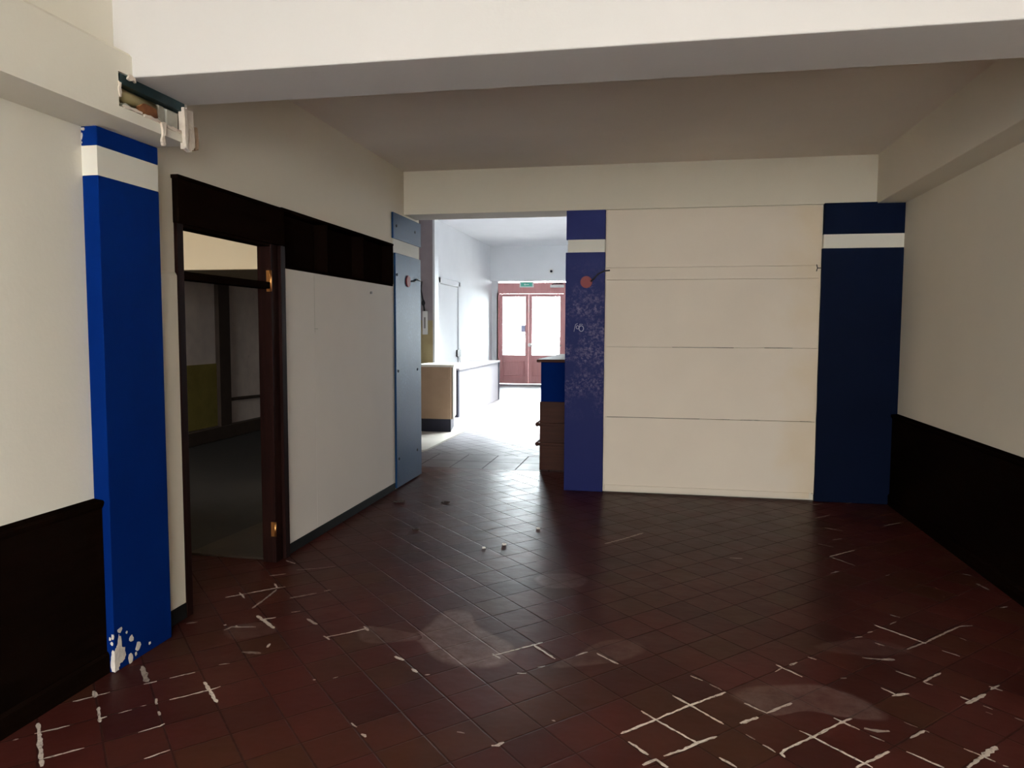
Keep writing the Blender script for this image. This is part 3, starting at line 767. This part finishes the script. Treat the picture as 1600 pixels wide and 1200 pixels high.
# reception counter in the passage
rc = thing('counter', (-.8, 9.4, 0), 'dark counter with blue top half and brown moulded foot behind the scuffed pilaster', 'counter')
box('upper_panel', 'blue', (-1.285, -.30, 8.51, 10.4, .785, 1.235), rc, .003)
box('lower_panel', 'red_wood', (-1.295, -.30, 8.50, 10.4, 0, .785), rc, .003)
b = MB(); b.box(-1.33, -.28, 8.465, 10.43, 1.235, 1.268); b.build('counter_top', 'red_wood', rc, .008)
for z in (.525, .300):
    b = MB(); b.box(-1.325, -.30, 8.482, 10.4, z - .018, z + .018); b.tube([(-1.322, 8.485, z), (-1.322, 10.4, z)], .024, 10); b.build('moulding', 'red_wood', rc, .003)

# street front: bulkhead, double door, shop window
b = MB()
b.box(-4.85, XR + .02, 21.75, 22.2, 3.02, 4.05)
b.box(-4.85, -4.62, 22.0, 22.2, 0, 3.02); b.box(-2.60, .47, 22.0, 22.2, 0, 3.02); b.box(1.9, XR + .02, 22.0, 22.2, 0, 3.02); b.box(.47, 1.9, 22.0, 22.2, 0, .5)
struct(b.build('wall_front', 'cool_white'))
d2 = struct(box('door_2', 'door_wood', (-4.62, -2.60, 22.0, 22.12, 2.66, 2.98), bev=.008))
b = MB(); b.box(-4.66, -4.58, 22.0, 22.1, 0, 2.70); b.box(-2.68, -2.60, 22.0, 22.1, 0, 2.70); b.build('door_frame', 'door_wood', d2, .006)
def leaf(x0, x1, name='door_leaf'):
    m = MB()
    for a in (x0, x1 - .10): m.box(a, a + .10, 22.02, 22.07, .01, 2.655)
    m.box(x0 + .10, x1 - .10, 22.02, 22.07, 2.57, 2.655); m.box(x0 + .10, x1 - .10, 22.02, 22.07, .70, .86); m.box(x0 + .10, x1 - .10, 22.02, 22.07, .01, .22)
    L = m.build(name, 'door_wood', d2, .006)
    box('kick_panel', 'door_wood', (x0 + .10, x1 - .10, 22.035, 22.05, .22, .70), L)
    q = MB(); xx0, xx1 = x0 + .13, x1 - .13
    for (a, c, e, f) in ((xx0, xx1, .25, .275), (xx0, xx1, .645, .67), (xx0, xx0 + .025, .275, .645), (xx1 - .025, xx1, .275, .645)): q.box(a, c, 22.015, 22.04, e, f)
    q.build('panel_moulding', 'door_wood', L, .004)
    box('pane', 'glass', (x0 + .10, x1 - .10, 22.04, 22.046, .86, 2.57), L)
    return L
L1 = leaf(-4.58, -3.705); L2 = leaf(-3.70, -2.68)
q = MB(); q.tube([(-3.66, 22.015, 1.14), (-3.66, 21.95, 1.14), (-2.74, 21.95, 1.14), (-2.74, 22.015, 1.14)], .018, 10); o = q.build('push_bar', 'metal', L2)
q = MB(); q.disc((-3.655, 21.955, 1.16), 'y', .055, .06, 16); q.build('lock_case', 'metal', L2)
box('sticker', 'sticker', (-3.93, -3.805, 22.036, 22.0405, 1.53, 1.74), L1)
ws = struct(box('added_skylight', 'door_wood', (-3.2, .6, 12.8, 12.88, 4.02, 4.14)))  # skylight added out of view to brighten the far shop
q = MB(); q.box(-3.2, .6, 16.12, 16.2, 4.02, 4.14)
for x in (-3.2, -1.94, -.67, .52): q.box(x, x + .08, 12.88, 16.12, 4.02, 4.14)
q.build('window_frame', 'plastic', ws)
for x in (-3.12, -1.86, -.59): box('pane', 'glass', (x, x + (1.18 if x < -3 else 1.19 if x < -1 else 1.11), 12.88, 16.12, 4.08, 4.086), ws)
ws = struct(box('window_4', 'door_wood', (.47, 1.9, 22.02, 22.10, .50, .58)))
q = MB(); q.box(.47, 1.9, 22.02, 22.1, 2.94, 3.02)
for x in (.47, 1.82): q.box(x, x + .08, 22.02, 22.1, .58, 2.94)
q.build('window_frame', 'door_wood', ws)
for x in (.55,): box('pane', 'glass', (x, x + 1.26, 22.055, 22.061, .58, 2.94), ws)
ex = thing('exit_sign', (-3.75, 21.98, 2.9), 'small green exit sign with white arrow above the street door', 'sign')
box('plate', 'white', (-3.97, -3.55, 21.975, 22.0, 2.84, 3.005), ex, .004)
box('green_field', 'green', (-3.93, -3.59, 21.968, 21.976, 2.868, 2.978), ex)
q = MB(); q.prism([(-3.84, 2.923), (-3.80, 2.958), (-3.80, 2.932), (-3.69, 2.932), (-3.69, 2.914), (-3.80, 2.914), (-3.80, 2.888)], 'y', 21.964, 21.969); q.build('arrow', 'white', ex)
dc = thing('door_closer', (-2.86, 21.95, 2.85), 'pale door closer box over the street door by the pilaster edge', 'door closer')
box('body', 'white', (-3.06, -2.66, 21.93, 22.0, 2.83, 2.91), dc, .01)
MB().tube([(-3.0, 21.95, 2.91), (-2.95, 21.85, 2.935), (-2.7, 21.97, 2.94)], .014, 8).build('arm', 'screw', dc)
al = thing('alarm_sensor', (-3.0, 21.75, 3.28), 'tiny dark sensor on white base on the bulkhead above the street door', 'sensor')
MB().disc((-3.0, 21.75, 3.28), 'y', .075, -.02).build('base', 'plastic', al)
MB().disc((-3.0, 21.73, 3.28), 'y', .034, -.03).build('lens', 'screw', al)
struct(box('pavement', 'pavement', (-14, 12, 22.2, 40, -.12, -.03)))
struct(box('pavement_rear', 'pavement', (-12, 12, -20, -3.2, -.12, -.03)))

# crumbs and dry leaves on the floor
for (x, y, r, m, lab) in ((-1.087, 5.429, .022, 'crumb', 'bigger white plaster crumb in the middle of the shiny floor streak'),
                          (-1.218, 5.318, .017, 'crumb', 'smaller white plaster crumb just in front of the bigger one'),
                          (-.91, 5.929, .020, 'crumb', 'white plaster crumb at the edge of the shiny streak towards the cream panel')):
    tag(MB().blob((x, y, r * .38), (r, r * .8, r * .45), 1, .12).build('plaster_crumb', m), lab, 'crumb', 'plaster crumbs on the floor')
def dry_leaf(x, y, r, lab):
    m = MB(); m.blob((x, y, r * .28), (r, r * .5, r * .3), 1, .18); m.blob((x - r * 1.1, y - r * .25, r * .2), (r * .5, r * .35, r * .22), 1, .18)
    tag(m.build('dry_leaf', 'leaf'), lab, 'leaf', 'dry leaves on the floor')
dry_leaf(-2.30, 6.61, .045, 'dark dry leaf on the floor by the foot of the blue metal sheet')
dry_leaf(-1.88, 6.67, .035, 'dark dry leaf on the floor out from the blue metal sheet')
dry_leaf(-1.86, 5.714, .026, 'dark dry leaf on the floor in front of the white partition board')

# ------------------------------------------------------------------ daylight
w = bpy.data.worlds.new('overcast_sky'); C.world = w; w.use_nodes = True
nt = w.node_tree; nt.nodes.clear()
wo = nt.nodes.new('ShaderNodeOutputWorld'); bg = nt.nodes.new('ShaderNodeBackground'); nt.links.new(bg.outputs[0], wo.inputs[0])
tc = nt.nodes.new('ShaderNodeTexCoord'); sp = nt.nodes.new('ShaderNodeSeparateXYZ'); nt.links.new(tc.outputs['Generated'], sp.inputs[0])
f = ramp(nt, math_(nt, 'MULTIPLY_ADD', sp.outputs[1], .5, .5), (.3, (1., .965, .92)), (.7, (.90, .97, 1.)))
nt.links.new(f, bg.inputs[0])
st_ = ramp(nt, math_(nt, 'MULTIPLY_ADD', sp.outputs[1], .5, .5), (.3, 0.), (.7, 1.))
zen = math_(nt, 'MULTIPLY_ADD', math_(nt, 'MAXIMUM', sp.outputs[2], 0.), ZENITH, 1.)      # an overcast sky is brightest overhead
nt.links.new(math_(nt, 'MULTIPLY', zen, math_(nt, 'MULTIPLY_ADD', st_, SKY_STREET - SKY_REAR, SKY_REAR)), bg.inputs[1])

def portal(name, loc, rot, sx, sy):
    L = bpy.data.lights.new(name, 'AREA'); L.shape = 'RECTANGLE'; L.size = sx; L.size_y = sy; L.cycles.is_portal = True
    o = bpy.data.objects.new(name, L); COL.objects.link(o); o.location = loc; o.rotation_euler = rot
portal('daylight_rear', (-.1, -3.18, 1.75), (-PI / 2, 0, PI), 4.2, 2.4)
portal('daylight_street', (-3.6, 22.19, 1.5), (-PI / 2, 0, 0), 2.0, 2.9)
portal('daylight_added_skylight', (-1.3, 14.5, 4.16), (0, 0, 0), 3.8, 3.4)  # portal for the added skylight
portal('daylight_shopwindow', (1.18, 22.19, 1.75), (-PI / 2, 0, 0), 1.45, 2.5)
portal('daylight_side', (-5.125, 3.26, 2.45), (-PI / 2, 0, PI), 1.85, 1.1)

# ------------------------------------------------------------------ camera
pt, yw, rl = math.radians(4.09), math.radians(10.78), math.radians(.21)
fwd = Vector((-math.sin(yw) * math.cos(pt), math.cos(yw) * math.cos(pt), -math.sin(pt)))
rgt = Vector((math.cos(yw), math.sin(yw), 0)); upv = rgt.cross(fwd)
r2 = rgt * math.cos(rl) + upv * math.sin(rl); u2 = upv * math.cos(rl) - rgt * math.sin(rl)
cam = bpy.data.cameras.new('camera'); cam.sensor_width = 36; cam.sensor_fit = 'HORIZONTAL'; cam.lens = 1183 / 1600 * 36; cam.clip_end = 200; cam.clip_start = .05
co = bpy.data.objects.new('camera', cam); COL.objects.link(co)
mw = Matrix((r2, u2, -fwd)).transposed().to_4x4(); mw.translation = (0, 0, 1.6); co.matrix_world = mw
C.camera = co

C.view_settings.view_transform = 'Standard'; C.view_settings.look = 'None'
C.view_settings.exposure = EXPO; C.view_settings.gamma = 1; C.view_settings.use_curve_mapping = False
C.cycles.max_bounces = 10; C.cycles.diffuse_bounces = 6; C.cycles.transparent_max_bounces = 12
C.cycles.sample_clamp_indirect = 8; C.cycles.use_denoising = True; C.cycles.caustics_reflective = False
